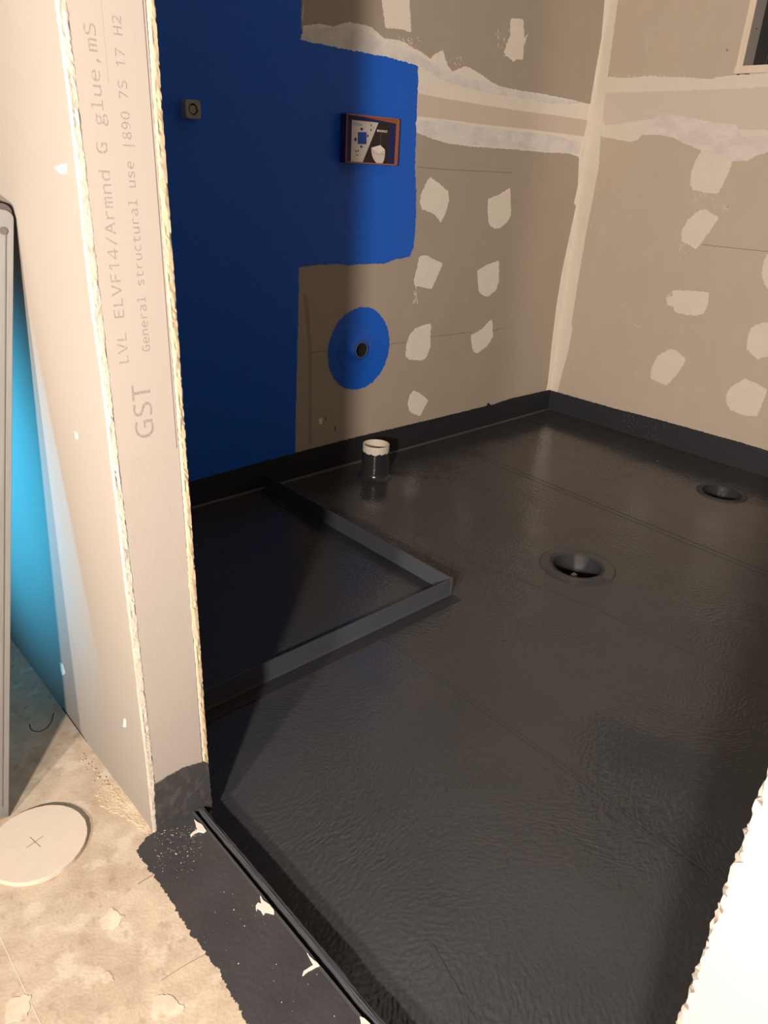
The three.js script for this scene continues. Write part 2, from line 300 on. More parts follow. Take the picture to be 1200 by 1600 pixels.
mesh('membrane_upturn', coat('back', [[196, 778], [296, 752], [360, 735], [420, 718], [490, 700], [560, 682], [620, 668], [700, 649], [760, 634], [763, 629], [767, 633], [800, 622], [858, 609], [880, 604], [880, 650], [858, 642], [700, 690], [560, 725], [440, 757], [196, 832]], { amp: 0.003, thick: 0.0022, smooth: false }), M.membraneMatt, wallBack);
mesh('cove_bead', (() => { const a = new THREE.CylinderGeometry(0.007, 0.007, xR - xI, 10, 1).rotateZ(Math.PI / 2).translate((xR + xI) / 2, 0.001, zB + 0.004); return a; })(), M.membraneEdge, wallBack);

// right wall with its window opening
const wallRight = structure('wall_right');
const WIN = { z0: -1.371 * S, z1: -1.371 * S + 0.72, y0: 1.343 * S, y1: 2.2 };
{
  const s = new THREE.Shape([V2(zB - 0.14, -0.14), V2(zNear + 0.14, -0.14), V2(zNear + 0.14, CEIL), V2(zB - 0.14, CEIL)]);
  s.holes.push(new THREE.Path([V2(WIN.z0, WIN.y0), V2(WIN.z0, WIN.y1), V2(WIN.z1, WIN.y1), V2(WIN.z1, WIN.y0)]));
  mesh('wall_board', new THREE.ExtrudeGeometry(s, { depth: 0.14, bevelEnabled: false }).translate(0, 0, -0.14).applyMatrix4(FACES.right.m), M.board, wallRight);
}
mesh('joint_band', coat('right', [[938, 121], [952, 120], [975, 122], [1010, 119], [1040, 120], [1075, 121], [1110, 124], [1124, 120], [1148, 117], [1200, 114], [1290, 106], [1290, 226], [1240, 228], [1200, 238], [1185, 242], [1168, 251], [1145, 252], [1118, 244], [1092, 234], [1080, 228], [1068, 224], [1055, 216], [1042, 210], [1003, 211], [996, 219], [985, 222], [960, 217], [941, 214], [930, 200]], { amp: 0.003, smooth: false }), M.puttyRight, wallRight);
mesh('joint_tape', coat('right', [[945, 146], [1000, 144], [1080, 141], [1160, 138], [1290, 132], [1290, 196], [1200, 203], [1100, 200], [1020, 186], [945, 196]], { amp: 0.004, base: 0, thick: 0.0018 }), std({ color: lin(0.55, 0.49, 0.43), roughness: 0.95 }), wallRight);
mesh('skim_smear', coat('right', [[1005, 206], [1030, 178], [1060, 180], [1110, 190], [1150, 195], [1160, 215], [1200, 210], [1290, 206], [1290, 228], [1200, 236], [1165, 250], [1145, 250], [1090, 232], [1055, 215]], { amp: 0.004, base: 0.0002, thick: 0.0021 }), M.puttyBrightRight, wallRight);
const PATCHES_R = [
  [[1098, 234], [1120, 240], [1146, 246], [1140, 266], [1130, 288], [1122, 302], [1112, 302], [1084, 297], [1078, 288], [1081, 266], [1088, 248]],
  [[1095, 328], [1104, 328], [1123, 340], [1108, 363], [1088, 389], [1076, 382], [1065, 377], [1066, 360], [1075, 343], [1086, 334]],
  [[1051, 454], [1080, 454], [1107, 457], [1107, 472], [1101, 488], [1090, 493], [1072, 492], [1056, 488], [1052, 479], [1043, 476], [1042, 466], [1051, 462]],
  [[1046, 546], [1056, 547], [1072, 562], [1060, 582], [1042, 602], [1030, 598], [1017, 591], [1018, 576], [1028, 556]],
  [[1163, 592], [1178, 597], [1199, 609], [1192, 628], [1183, 650], [1165, 649], [1142, 641], [1134, 628], [1135, 618], [1142, 605]],
  [[1190, 504], [1215, 505], [1232, 520], [1222, 556], [1196, 557], [1184, 561], [1177, 555], [1167, 545], [1168, 530], [1174, 512]],
  [[1203, 392], [1226, 400], [1222, 440], [1204, 453], [1196, 446], [1191, 430], [1193, 410]],
];
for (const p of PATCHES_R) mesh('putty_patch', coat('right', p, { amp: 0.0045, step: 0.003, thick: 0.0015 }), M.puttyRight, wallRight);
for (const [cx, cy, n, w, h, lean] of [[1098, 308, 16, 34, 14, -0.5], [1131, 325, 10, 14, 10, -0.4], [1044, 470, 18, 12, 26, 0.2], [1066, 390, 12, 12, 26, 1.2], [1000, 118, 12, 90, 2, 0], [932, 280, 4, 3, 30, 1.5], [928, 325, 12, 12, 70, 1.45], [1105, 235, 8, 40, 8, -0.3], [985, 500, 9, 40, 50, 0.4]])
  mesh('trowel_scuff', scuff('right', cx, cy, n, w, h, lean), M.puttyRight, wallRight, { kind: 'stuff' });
for (const [a, b] of [[[1097, 382], [1150, 388]], [[1150, 388], [1240, 397]]]) mesh('pencil_line', strip('right', on('right', ...a), on('right', ...b), 0.002, 0.0003), M.pencil, wallRight);
mesh('screw_dimple', plate('right', Array.from({ length: 10 }, (_, i) => { const c = on('right', 1136, 78); return V2(c.x + 0.004 * Math.cos(i * 0.628), c.y + 0.004 * Math.sin(i * 0.628)); }), 0.0006, -0.0003), M.pencil, wallRight);
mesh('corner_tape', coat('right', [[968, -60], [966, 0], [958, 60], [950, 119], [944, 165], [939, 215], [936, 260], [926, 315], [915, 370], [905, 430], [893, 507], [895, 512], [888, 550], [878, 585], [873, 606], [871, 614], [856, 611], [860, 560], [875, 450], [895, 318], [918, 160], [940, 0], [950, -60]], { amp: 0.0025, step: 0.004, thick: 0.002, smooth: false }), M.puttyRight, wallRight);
mesh('membrane_upturn', coat('right', [[840, 604], [858, 609], [900, 621], [960, 638], [1000, 648], [1060, 664], [1110, 678], [1150, 689], [1200, 704], [1320, 740], [1320, 800], [1200, 760], [1000, 693], [862, 645], [840, 640]], { amp: 0.0025, thick: 0.0022, smooth: false }), M.membraneMatt, wallRight);
{
  const g = []; for (let i = 0; i < 60; i++) { const p = on('right', 1100 + 90 * rnd() * (i < 45 ? 1 : 0) - (i < 45 ? 0 : 220 * rnd()), 0); const q = V2(p.x, 0.015 + 0.09 * rnd()); g.push(plate('right', Array.from({ length: 5 }, (_, k) => V2(q.x + (0.0006 + 0.001 * rnd()) * Math.cos(k * 1.257), q.y + (0.0008 + 0.0018 * rnd()) * Math.sin(k * 1.257))), 0.0003, 0.0022)); }
  mesh('paint_speck', g, std({ color: lin(0.22, 0.21, 0.2), roughness: 0.9 }), wallRight, { kind: 'stuff' });
}

// window
const windowFrame = structure('window_1');
{
  const { z0, z1, y0, y1 } = WIN, t = 0.026, xf = xR + 0.084;
  const shadedReveal = std({ color: lin(0.36, 0.345, 0.345), roughness: 0.85 });  // grey holds the shade of the far reveal; the other linings stay cream
  const lining = std({ map: colourTex(256, (u, v) => mul([0.66, 0.57, 0.47], 1 + 0.06 * fbm(u * 40, v * 6)), 0.5), roughness: 0.8 });
  mesh('lining_board', box(xR + 0.001, xR + 0.135, y0 + 0.0, y1, z0, z0 + t), shadedReveal, windowFrame);
  mesh('lining_edge', box(xR - 0.003, xR + 0.0012, y0 + 0.024, y1, z0, z0 + t + 0.0006), lining, windowFrame);
  mesh('lining_board', box(xR - 0.003, xR + 0.135, y0, y1, z1 - t, z1), lining, windowFrame);
  mesh('lining_board', box(xR - 0.004, xR + 0.135, y0 - 0.002, y0 + 0.024, z0 + t, z1 - t), lining, windowFrame);
  mesh('lining_board', box(xR - 0.003, xR + 0.135, y1 - t, y1, z0 + t, z1 - t), lining, windowFrame);
  mesh('lining_end', box(xR - 0.0045, xR + 0.001, y0 - 0.003, y0 + 0.024, z0 - 0.003, z0 + t), lining, windowFrame);
  mesh('gap_shadow', box(xR - 0.0008, xR + 0.001, y0 - 0.012, y0 - 0.003, z0 - 0.004, z0 + 0.062), M.darkGap, windowFrame);
  const alu = std({ color: lin(0.022, 0.021, 0.021), roughness: 0.45, metalness: 0.2 }), rubber = std({ color: lin(0.006, 0.006, 0.006), roughness: 0.8 });
  const a0 = z0 + t, a1 = z1 - t, b0 = y0 + 0.024, b1 = y1 - t, w = 0.055;
  const frame = (za, zb, ya, yb, x0, x1) => mesh('frame_profile', new RoundedBoxGeometry(x1 - x0, yb - ya, zb - za, 2, 0.003).translate((x0 + x1) / 2, (ya + yb) / 2, (za + zb) / 2), alu, windowFrame);
  frame(a0, a0 + w, b0, b1, xf, xf + 0.045); frame(a1 - w, a1, b0, b1, xf, xf + 0.045);
  frame(a0 + w, a1 - w, b0, b0 + w, xf, xf + 0.045); frame(a0 + w, a1 - w, b1 - w, b1, xf, xf + 0.045);
  for (const [za, zb, ya, yb] of [[a0 + w, a0 + w + 0.008, b0 + w, b1 - w], [a1 - w - 0.008, a1 - w, b0 + w, b1 - w], [a0 + w, a1 - w, b0 + w, b0 + w + 0.008], [a0 + w, a1 - w, b1 - w - 0.008, b1 - w]])
    mesh('glazing_bead', box(xf + 0.006, xf + 0.02, ya, yb, za, zb), rubber, windowFrame);
  mesh('glass_pane', box(xf + 0.02, xf + 0.024, b0 + w - 0.005, b1 - w + 0.005, a0 + w - 0.005, a1 - w + 0.005), new THREE.MeshPhysicalMaterial({ color: lin(0.92, 0.95, 0.95), transmission: 1, thickness: 0, roughness: 0.02, ior: 1.5 }), windowFrame);
  mesh('window_latch', new RoundedBoxGeometry(0.03, 0.1, 0.022, 3, 0.008).translate(xf - 0.014, b0 + 0.245, a0 + 0.088), std({ color: lin(0.11, 0.105, 0.09), roughness: 0.35, metalness: 0.5 }), windowFrame);
  mesh('screw_head', new THREE.CylinderGeometry(0.003, 0.003, 0.002, 12).rotateX(Math.PI / 2).translate(xR + 0.046, y0 + 0.155, z0 + t + 0.0005), M.darkGap, windowFrame);
}

// doorway wall: hall boards, studs and inner boards on both sides of the opening
const wallDoor = structure('wall_left');
function raggedBoard(x0, x1, z0, z1, edge, y0, y1, amp) {      // board whose edge towards the opening is torn; edge is z0 or z1
  const rows = Math.round((y1 - y0) / 0.004), far = edge === z1 ? z0 : z1, sgn = Math.sign(far - edge), P = [], E = [], I = [], J = [];
  const cols = 6;
  for (let r = 0; r <= rows; r++) {
    const y = y0 + (y1 - y0) * r / rows, w = x1 - x0;
    const n = (k) => amp * (0.9 * N1(y * 26 + k * 31, k * 5 + x0 * 90) + 0.7 * N2(y * 85, k * 9 + x0 * 40) + 0.5 * N3(y * 240, k * 17));
    const bend = 0.0022 * N2(y * 3.1, x0 * 50 + 3);
    const pts = [[x0 + bend, edge + sgn * Math.abs(n(1)) * 1.3 + sgn * 0.001], [x0 + w * 0.25 + bend, edge + n(2) * 0.7], [x0 + w * 0.5 + bend, edge + n(3) * 0.8], [x0 + w * 0.8 + bend * 0.6, edge + n(4) * 0.6], [x1, edge + sgn * Math.abs(n(5)) * 1.2]];
    P.push([x0, far], [x0, edge + sgn * 0.05], pts[0]); J.push(pts);
    for (const [px, pz] of pts) E.push(px, y, pz);
  }
  const quad = (arr, a, b, c, d, flip) => flip ? arr.push(a, c, b, b, c, d) : arr.push(a, b, c, b, d, c);
  const idx = []; for (let r = 0; r < rows; r++) for (let c = 0; c < 4; c++) { const a = r * 5 + c; quad(idx, a, a + 1, a + 5, a + 6, sgn > 0); }
  const ge = new THREE.BufferGeometry(); ge.setAttribute('position', new THREE.Float32BufferAttribute(E, 3)); ge.setIndex(idx); ge.computeVertexNormals();
  const edgeG = worldUV(toCreasedNormals(ge, 0.6));
  // faces: hall side and inner side, back end
  const F = [], fi = []; let o = 0;
  const sheetSide = (get, flip) => { o = F.length / 3; for (let r = 0; r <= rows; r++) { const y = y0 + (y1 - y0) * r / rows; for (const [px, pz] of get(r)) F.push(px, y, pz); } const n = get(0).length; for (let r = 0; r < rows; r++) for (let c = 0; c < n - 1; c++) { const a = o + r * n + c; quad(fi, a, a + 1, a + n, a + n + 1, flip); } };
  sheetSide((r) => [[x0, far], [x0, edge + sgn * 0.03], J[r][0]], sgn < 0 ? false : true);
  sheetSide((r) => [[x1, far], [x1, edge + sgn * 0.03], J[r][4]], sgn < 0 ? true : false);
  sheetSide(() => [[x0, far], [x1, far]], sgn < 0 ? true : false);
  const gf = new THREE.BufferGeometry(); gf.setAttribute('position', new THREE.Float32BufferAttribute(F, 3)); gf.setIndex(fi); gf.computeVertexNormals();
  return { sheet: worldUV(gf), edge: edgeG };
}
function boardWithEdge(x0, x1, z0, z1, edge, y0, y1, amp, face, core) {
  const b = raggedBoard(x0, x1, z0, z1, edge, y0, y1, amp);
  const m = mesh('plasterboard_sheet', b.sheet, face, wallDoor);
  mesh('torn_edge', b.edge, core, m);
  return m;
}
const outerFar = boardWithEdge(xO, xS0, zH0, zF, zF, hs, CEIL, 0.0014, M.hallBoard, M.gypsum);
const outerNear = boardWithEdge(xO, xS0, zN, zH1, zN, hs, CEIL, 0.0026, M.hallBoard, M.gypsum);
boardWithEdge(xS1 + 0.0012, xI, zB, zF + 0.001, zF + 0.001, 0, CEIL, 0.0016, M.puttyBright, M.innerGypsum);
boardWithEdge(xS1 + 0.0012, xI, zN, zNear, zN, 0, CEIL, 0.0016, M.puttyBright, M.innerGypsum);
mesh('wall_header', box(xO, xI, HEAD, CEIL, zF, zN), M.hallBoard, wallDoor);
for (const [z0, z1] of [[zF - 0.046, zF - 0.0008], [zN + 0.0008, zN + 0.046]]) {
  const face = std({ map: colourTex(512, (u, v) => mul([0.30, 0.275, 0.255], 1 + 0.03 * fbm(u * 10, v * 3) + 0.03 * N2(u * 300, v * 22) + 0.02 * N3(u * 120, v * 200)), 0.6), roughness: 0.85 });
  mesh('timber_stud', box(xS0 + 0.0004, xS1, hs * 0, HEAD + 0.2, z0, z1), face, wallDoor);
}
// printed grading stamp on the face of the far stud
{
  const W = 512, H = 2048, cv = document.createElement('canvas'); cv.width = W; cv.height = H; const c = cv.getContext('2d');
  const yA = 0.66 * S, yB = 1.30 * S + 0.2, xa = xS0 + 0.004, xb = xS1 - 0.004, kx = W / (xb - xa), ky = H / (yB - yA);
  c.fillStyle = 'rgb(149,143,138)'; c.fillRect(0, 0, W, H);
  for (let i = 0; i < 5000; i++) { const g = 130 + 36 * rnd(); c.fillStyle = 'rgba(' + g + ',' + (g - 5) + ',' + (g - 9) + ',0.10)'; c.fillRect(rnd() * W, rnd() * H, 1 + 2 * rnd(), 20 + 120 * rnd()); }
  const put = (text, xm, ym, size, ink, stretch = 1, font = 'monospace') => {     // text runs upwards; xm, ym its start in metres
    c.save(); c.translate((xm - xa) * kx, H - (ym - yA) * ky); c.rotate(-Math.PI / 2); c.scale(stretch * ky / 1000, kx / 1000);
    c.font = size * 1000 + 'px ' + font; c.fillStyle = ink; c.textBaseline = 'middle'; c.fillText(text, 0, 0); c.restore();
  };
  put('GST', 0.3705 * S, 0.680 * S, 0.038, 'rgba(90,86,86,0.48)', 1.25, 'sans-serif');
  put('General structural use |890 7S 17 H2', 0.3815 * S, 0.787 * S, 0.0155, 'rgba(84,80,80,0.5)', 1.17);
  put('LVL ELVF14/Armnd G glue,mS', 0.3525 * S, 0.775 * S, 0.019, 'rgba(84,80,82,0.42)', 1.33);
  c.fillStyle = 'rgba(90,86,86,0.45)';
  c.fillRect((0.3665 * S - xa) * kx, 0, 3, H - (1.062 * S - yA) * ky);
  // the stamp prints as broken dots: knock gaps out of the ink
  for (let i = 0; i < 9000; i++) { c.fillStyle = 'rgba(149,143,138,0.75)'; c.fillRect(rnd() * W, rnd() * H, 3 + 5 * rnd(), 2 + 3 * rnd()); }
  const t = new THREE.CanvasTexture(cv); t.colorSpace = THREE.SRGBColorSpace; t.magFilter = THREE.LinearFilter; t.anisotropy = 8;
  const g = new THREE.PlaneGeometry(xb - xa, yB - yA).translate((xa + xb) / 2, (yA + yB) / 2, zF + 0.0002);
  mesh('grade_stamp', g, std({ map: t, roughness: 0.85 }), wallDoor);
}
// black membrane brushed up the foot of the jamb
mesh('membrane_upturn', coat('jamb', [[240, 1226], [262, 1213], [282, 1201], [300, 1195], [318, 1190], [324, 1192], [331, 1262], [322, 1270], [244, 1299]], { amp: 0.002, step: 0.003, thick: 0.0026, smooth: false }), std({ map: colourTex(256, (u, v) => mix([0.040, 0.042, 0.048], [0.10, 0.085, 0.07], 0.7 * clamp(fbm(u * 30, v * 24) * 1.3)), 0.3), roughness: 0.5, bumpMap: M.membraneMatt.bumpMap, bumpScale: 0.0015 }), wallDoor);
for (const px of [[[86, 262], [96, 258], [104, 256], [104, 272], [95, 271]], [[117, 674], [121, 676], [122, 687], [119, 685]], [[194, 1122], [197, 1124], [197, 1136], [193, 1135]], [[94, 1035], [98, 1038], [102, 1052], [98, 1055], [95, 1046]]])
  mesh('paint_fleck', coat('hallwall', px, { amp: 0.0008, step: 0.002, thick: 0.0008 }), M.white, wallDoor);
mesh('foot_gap', plate('hallwall', [V2(-1.20 * S, hs), V2(-1.08 * S, hs), V2(-1.10 * S, hs + 0.005), V2(-1.19 * S, hs + 0.008)], 0.0006, -0.0002), M.darkGap, wallDoor);

// closing the rooms
const ceilMat = std({ color: lin(0.88, 0.87, 0.85), roughness: 0.95 });
const ceiling = structure('ceiling');
mesh('ceiling_board', box(xH - 0.14, xR + 0.14, CEIL, CEIL + 0.14, zH0 - 0.14, zH1 + 0.14), ceilMat, ceiling);
const wallNear = structure('wall_front');
mesh('wall_board', box(xI, xR + 0.14, -0.14, CEIL, zNear, zNear + 0.14), M.puttyBright, wallNear);
const wallHall = structure('wall_hall');
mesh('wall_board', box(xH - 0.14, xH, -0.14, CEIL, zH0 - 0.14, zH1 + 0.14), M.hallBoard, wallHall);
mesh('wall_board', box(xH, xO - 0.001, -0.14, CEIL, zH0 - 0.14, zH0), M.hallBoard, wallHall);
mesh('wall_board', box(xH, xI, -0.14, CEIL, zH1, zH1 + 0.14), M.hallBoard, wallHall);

// ---------------------------------------------------------------- objects
// threshold angle in the doorway
{
  const t = thing('threshold_angle', 'black coated metal angle standing across the doorway threshold', 'threshold strip', [0.4035 * S, 0, (zF + zN) / 2]);
  const l = zN - zF - 0.008, s = new THREE.Shape(), w = 0.0062, h = hs + 0.003;
  s.moveTo(-w, 0); s.lineTo(-w, h - 0.004); s.quadraticCurveTo(-w, h, -w + 0.004, h); s.lineTo(w - 0.004, h - 0.001); s.quadraticCurveTo(w, h - 0.001, w, h - 0.006); s.lineTo(w + 0.001, 0); s.closePath();
  const g = new THREE.ExtrudeGeometry(s, { depth: l, bevelEnabled: false, steps: 80, curveSegments: 5 }).translate(0, 0, -l / 2);
  const p = g.attributes.position; for (let i = 0; i < p.count; i++) { const z = p.getZ(i); p.setX(i, p.getX(i) + 0.0014 * N1(z * 7, 3) + 0.0006 * N2(z * 40, p.getY(i) * 80)); p.setY(i, p.getY(i) * (1 + 0.02 * N3(z * 9, 5))); }
  g.computeVertexNormals();
  mesh('upright_leg', toCreasedNormals(g, 0.7), M.kerb, t);
  mesh('coating_ridge', rod(V(-0.001, h - 0.001, -l / 2 + 0.01), V(-0.001, h - 0.0015, l / 2 - 0.01), 0.0016, 8), M.membraneEdge, t);
}
// dried sealant drips over the edge of the strip
const DRIPS = [
  ['white sealant drip with a hooked tail, nearest the jamb foot', [[304, 1283], [309, 1287], [316, 1291], [322, 1300], [318, 1303], [311, 1301], [304, 1304], [299, 1309], [298, 1306], [304, 1301], [309, 1297]]],
  ['largest white sealant drip, with a curled tail, second along the threshold from the jamb', [[407, 1402], [411, 1409], [420, 1415], [428, 1424], [428, 1430], [416, 1427], [412, 1431], [408, 1424], [402, 1421], [401, 1425], [400, 1417], [404, 1413], [409, 1415]]],
  ['thin white sealant drip with a long straight tail, third along the threshold from the jamb', [[480, 1491], [484, 1497], [497, 1508], [499, 1511], [494, 1513], [486, 1517], [478, 1522], [473, 1526], [475, 1520], [483, 1514], [490, 1510]]],
  ['white sealant drip at the bottom edge of the picture, farthest from the jamb', [[563, 1591], [570, 1594], [578, 1602], [590, 1618], [580, 1616], [566, 1606]]],
];
for (const [label, px] of DRIPS) {
  const c = outline('hall', px), m = c.reduce((a, b) => a.add(b), V2(0, 0)).divideScalar(c.length), sh = new THREE.Shape(ragged(c.map((p) => p.clone().sub(m)), 0.0006, 0.002, true));
  const g = new THREE.ExtrudeGeometry(sh, { depth: 0.0012, bevelEnabled: true, bevelSize: 0.0005, bevelThickness: 0.0008, bevelSegments: 2 }).rotateX(-Math.PI / 2).translate(0, 0.0008, 0);
  const d = mesh('sealant_drip', g, M.white, null, { label, category: 'sealant drip', group: 'sealant drips along the threshold' });
  d.position.set(m.x, hs + 0.0014, -m.y);
}
// shower water stop: two upright legs meeting at a corner
{
  const x = 1.267 * S, z = -1.066 * S, h = 0.056, w = 0.005;
  const t = thing('water_stop', 'black coated upright angle fencing off the shower corner of the floor', 'shower kerb', [x, 0, z]);
  const lz = z - zB, lx = x - xI;
  const prof = (w0, w1) => { const s = new THREE.Shape(); s.moveTo(w0 - 0.012, 0); s.quadraticCurveTo(w0 - 0.001, 0.001, w0, 0.010); s.lineTo(w0, h - 0.002); s.lineTo(w0 + 0.001, h); s.lineTo(w1 - 0.001, h); s.lineTo(w1, h - 0.002); s.lineTo(w1, 0.010); s.quadraticCurveTo(w1 + 0.001, 0.001, w1 + 0.012, 0); s.closePath(); return s; };
  const a = new THREE.ExtrudeGeometry(prof(-w, 0), { depth: lz - 0.003, bevelEnabled: false, steps: 30, curveSegments: 6 }).translate(0, 0, -lz + 0.003);
  mesh('long_leg', toCreasedNormals(a, 0.6), M.kerb, t);
  const b = new THREE.ExtrudeGeometry(prof(-w, 0), { depth: lx - 0.003, bevelEnabled: false, steps: 30, curveSegments: 6 }).rotateY(Math.PI / 2).rotateY(Math.PI).translate(0, 0, 0);
  mesh('short_leg', toCreasedNormals(b, 0.6), M.kerb, t);
  mesh('corner_fold', new RoundedBoxGeometry(0.009, h + 0.0015, 0.009, 2, 0.0015).translate(-0.003, (h + 0.0015) / 2, -0.002), M.kerb, t);
  mesh('base_lap', box(-lx + 0.004, -0.002, 0.0004, 0.0022, 0.004, 0.042), M.membraneMatt, t);
  mesh('base_lap', box(-0.05, -0.004, 0.0004, 0.0022, -lz + 0.02, -0.006), M.membraneMatt, t);
}
// pan drain pipe standing out of the floor
{
  const r = 0.0545, h = 0.139, t = thing('drain_pipe', 'short white plastic drain pipe painted black below its bare rim, by the back wall', 'pipe', [1.642 * S, 0, -1.79 * S]);
  const L = (pts, seg = 64) => new THREE.LatheGeometry(pts.map(([a, b]) => V2(a, b)), seg);
  mesh('pipe', L([[r - 0.005, 0.003], [r - 0.005, h - 0.001], [r - 0.004, h], [r - 0.001, h], [r, h - 0.001], [r, 0.003]]), std({ color: lin(0.74, 0.69, 0.60), roughness: 0.5 }), t);
  mesh('inner_stop', L([[0, 0.085], [r - 0.0055, 0.085], [r - 0.0055, 0.083], [0, 0.083]]), std({ color: lin(0.50, 0.46, 0.39), roughness: 0.7 }), t);
  // coating with a ragged upper edge
  const P = [], I = [], n = 120; for (let i = 0; i <= n; i++) { const a = i / n * Math.PI * 2, k = a / (Math.PI * 2); const top = h - 0.030 + 0.004 * N2(Math.cos(a) * 2, Math.sin(a) * 2) + 0.0035 * N1(Math.cos(a) * 7, Math.sin(a) * 7); const c = Math.cos(a), s = Math.sin(a); const row = [[r + 0.0002, top], [r + 0.002, top - 0.0015], [r + 0.002, 0.034], [r + 0.0035, 0.028], [r + 0.0035, 0.012], [r + 0.012, 0.004], [r + 0.024, 0.0004]]; for (const [q, y] of row) P.push(q * c, y, q * s); }
  for (let i = 0; i < n; i++) for (let k = 0; k < 6; k++) { const a = i * 7 + k, b = a + 7; I.push(a, b, a + 1, a + 1, b, b + 1); }
  const g = new THREE.BufferGeometry(); g.setAttribute('position', new THREE.Float32BufferAttribute(P, 3)); g.setIndex(I); g.computeVertexNormals();
  mesh('black_coating', g, std({ color: lin(0.024, 0.025, 0.031), roughness: 0.22, side: THREE.DoubleSide }), t);
  mesh('label_flake', new THREE.BoxGeometry(0.010, 0.004, 0.001).translate(0.002, h - 0.018, r + 0.0008).rotateY(0.55), M.pencil, t);
}
// floor wastes
const WASTE = ['open black floor waste in the middle of the wet floor, ringed by a flange', 'open black floor waste beside the right wall, half lost in ripples'];
DRAINS.forEach((d, i) => {
  const t = thing('floor_waste', WASTE[i], 'floor drain', [d.x, 0, d.z]), r = d.r - 0.0005;
  const L = (pts, seg = 72) => new THREE.LatheGeometry(pts.map(([a, b]) => V2(a, b)), seg);
  const gloss = std({ color: lin(0.034, 0.036, 0.042), roughness: 0.16, bumpMap: M.membraneMatt.bumpMap, bumpScale: 0.001 });
  if (!i) mesh('flange', L([[r, 0.0002], [r, 0.0032], [r + 0.012, 0.0040], [r + 0.040, 0.0034], [r + 0.043, 0.0022], [r + 0.0465, 0.0003]]), M.membrane, t);
  else mesh('flange', L([[r, 0.0002], [r, 0.003], [r + 0.014, 0.0036], [r + 0.024, 0.0005]]), M.membrane, t);
  mesh('throat', L([[r, 0.003], [r - 0.001, -0.006], [r - 0.007, -0.022], [r - 0.012, -0.045], [r - 0.012, -0.125]]), gloss, t);
  mesh('trap_water', new THREE.CircleGeometry(r - 0.0125, 48).rotateX(-Math.PI / 2).translate(0, -0.072, 0), std({ color: lin(0.006, 0.006, 0.006), roughness: 0.05 }), t);
  if (!i) mesh('foam_plug', new RoundedBoxGeometry(0.02, 0.03, 0.016, 2, 0.004).translate(0.010, -0.052, -0.012), std({ color: lin(0.62, 0.55, 0.45), roughness: 0.8 }), t);
});
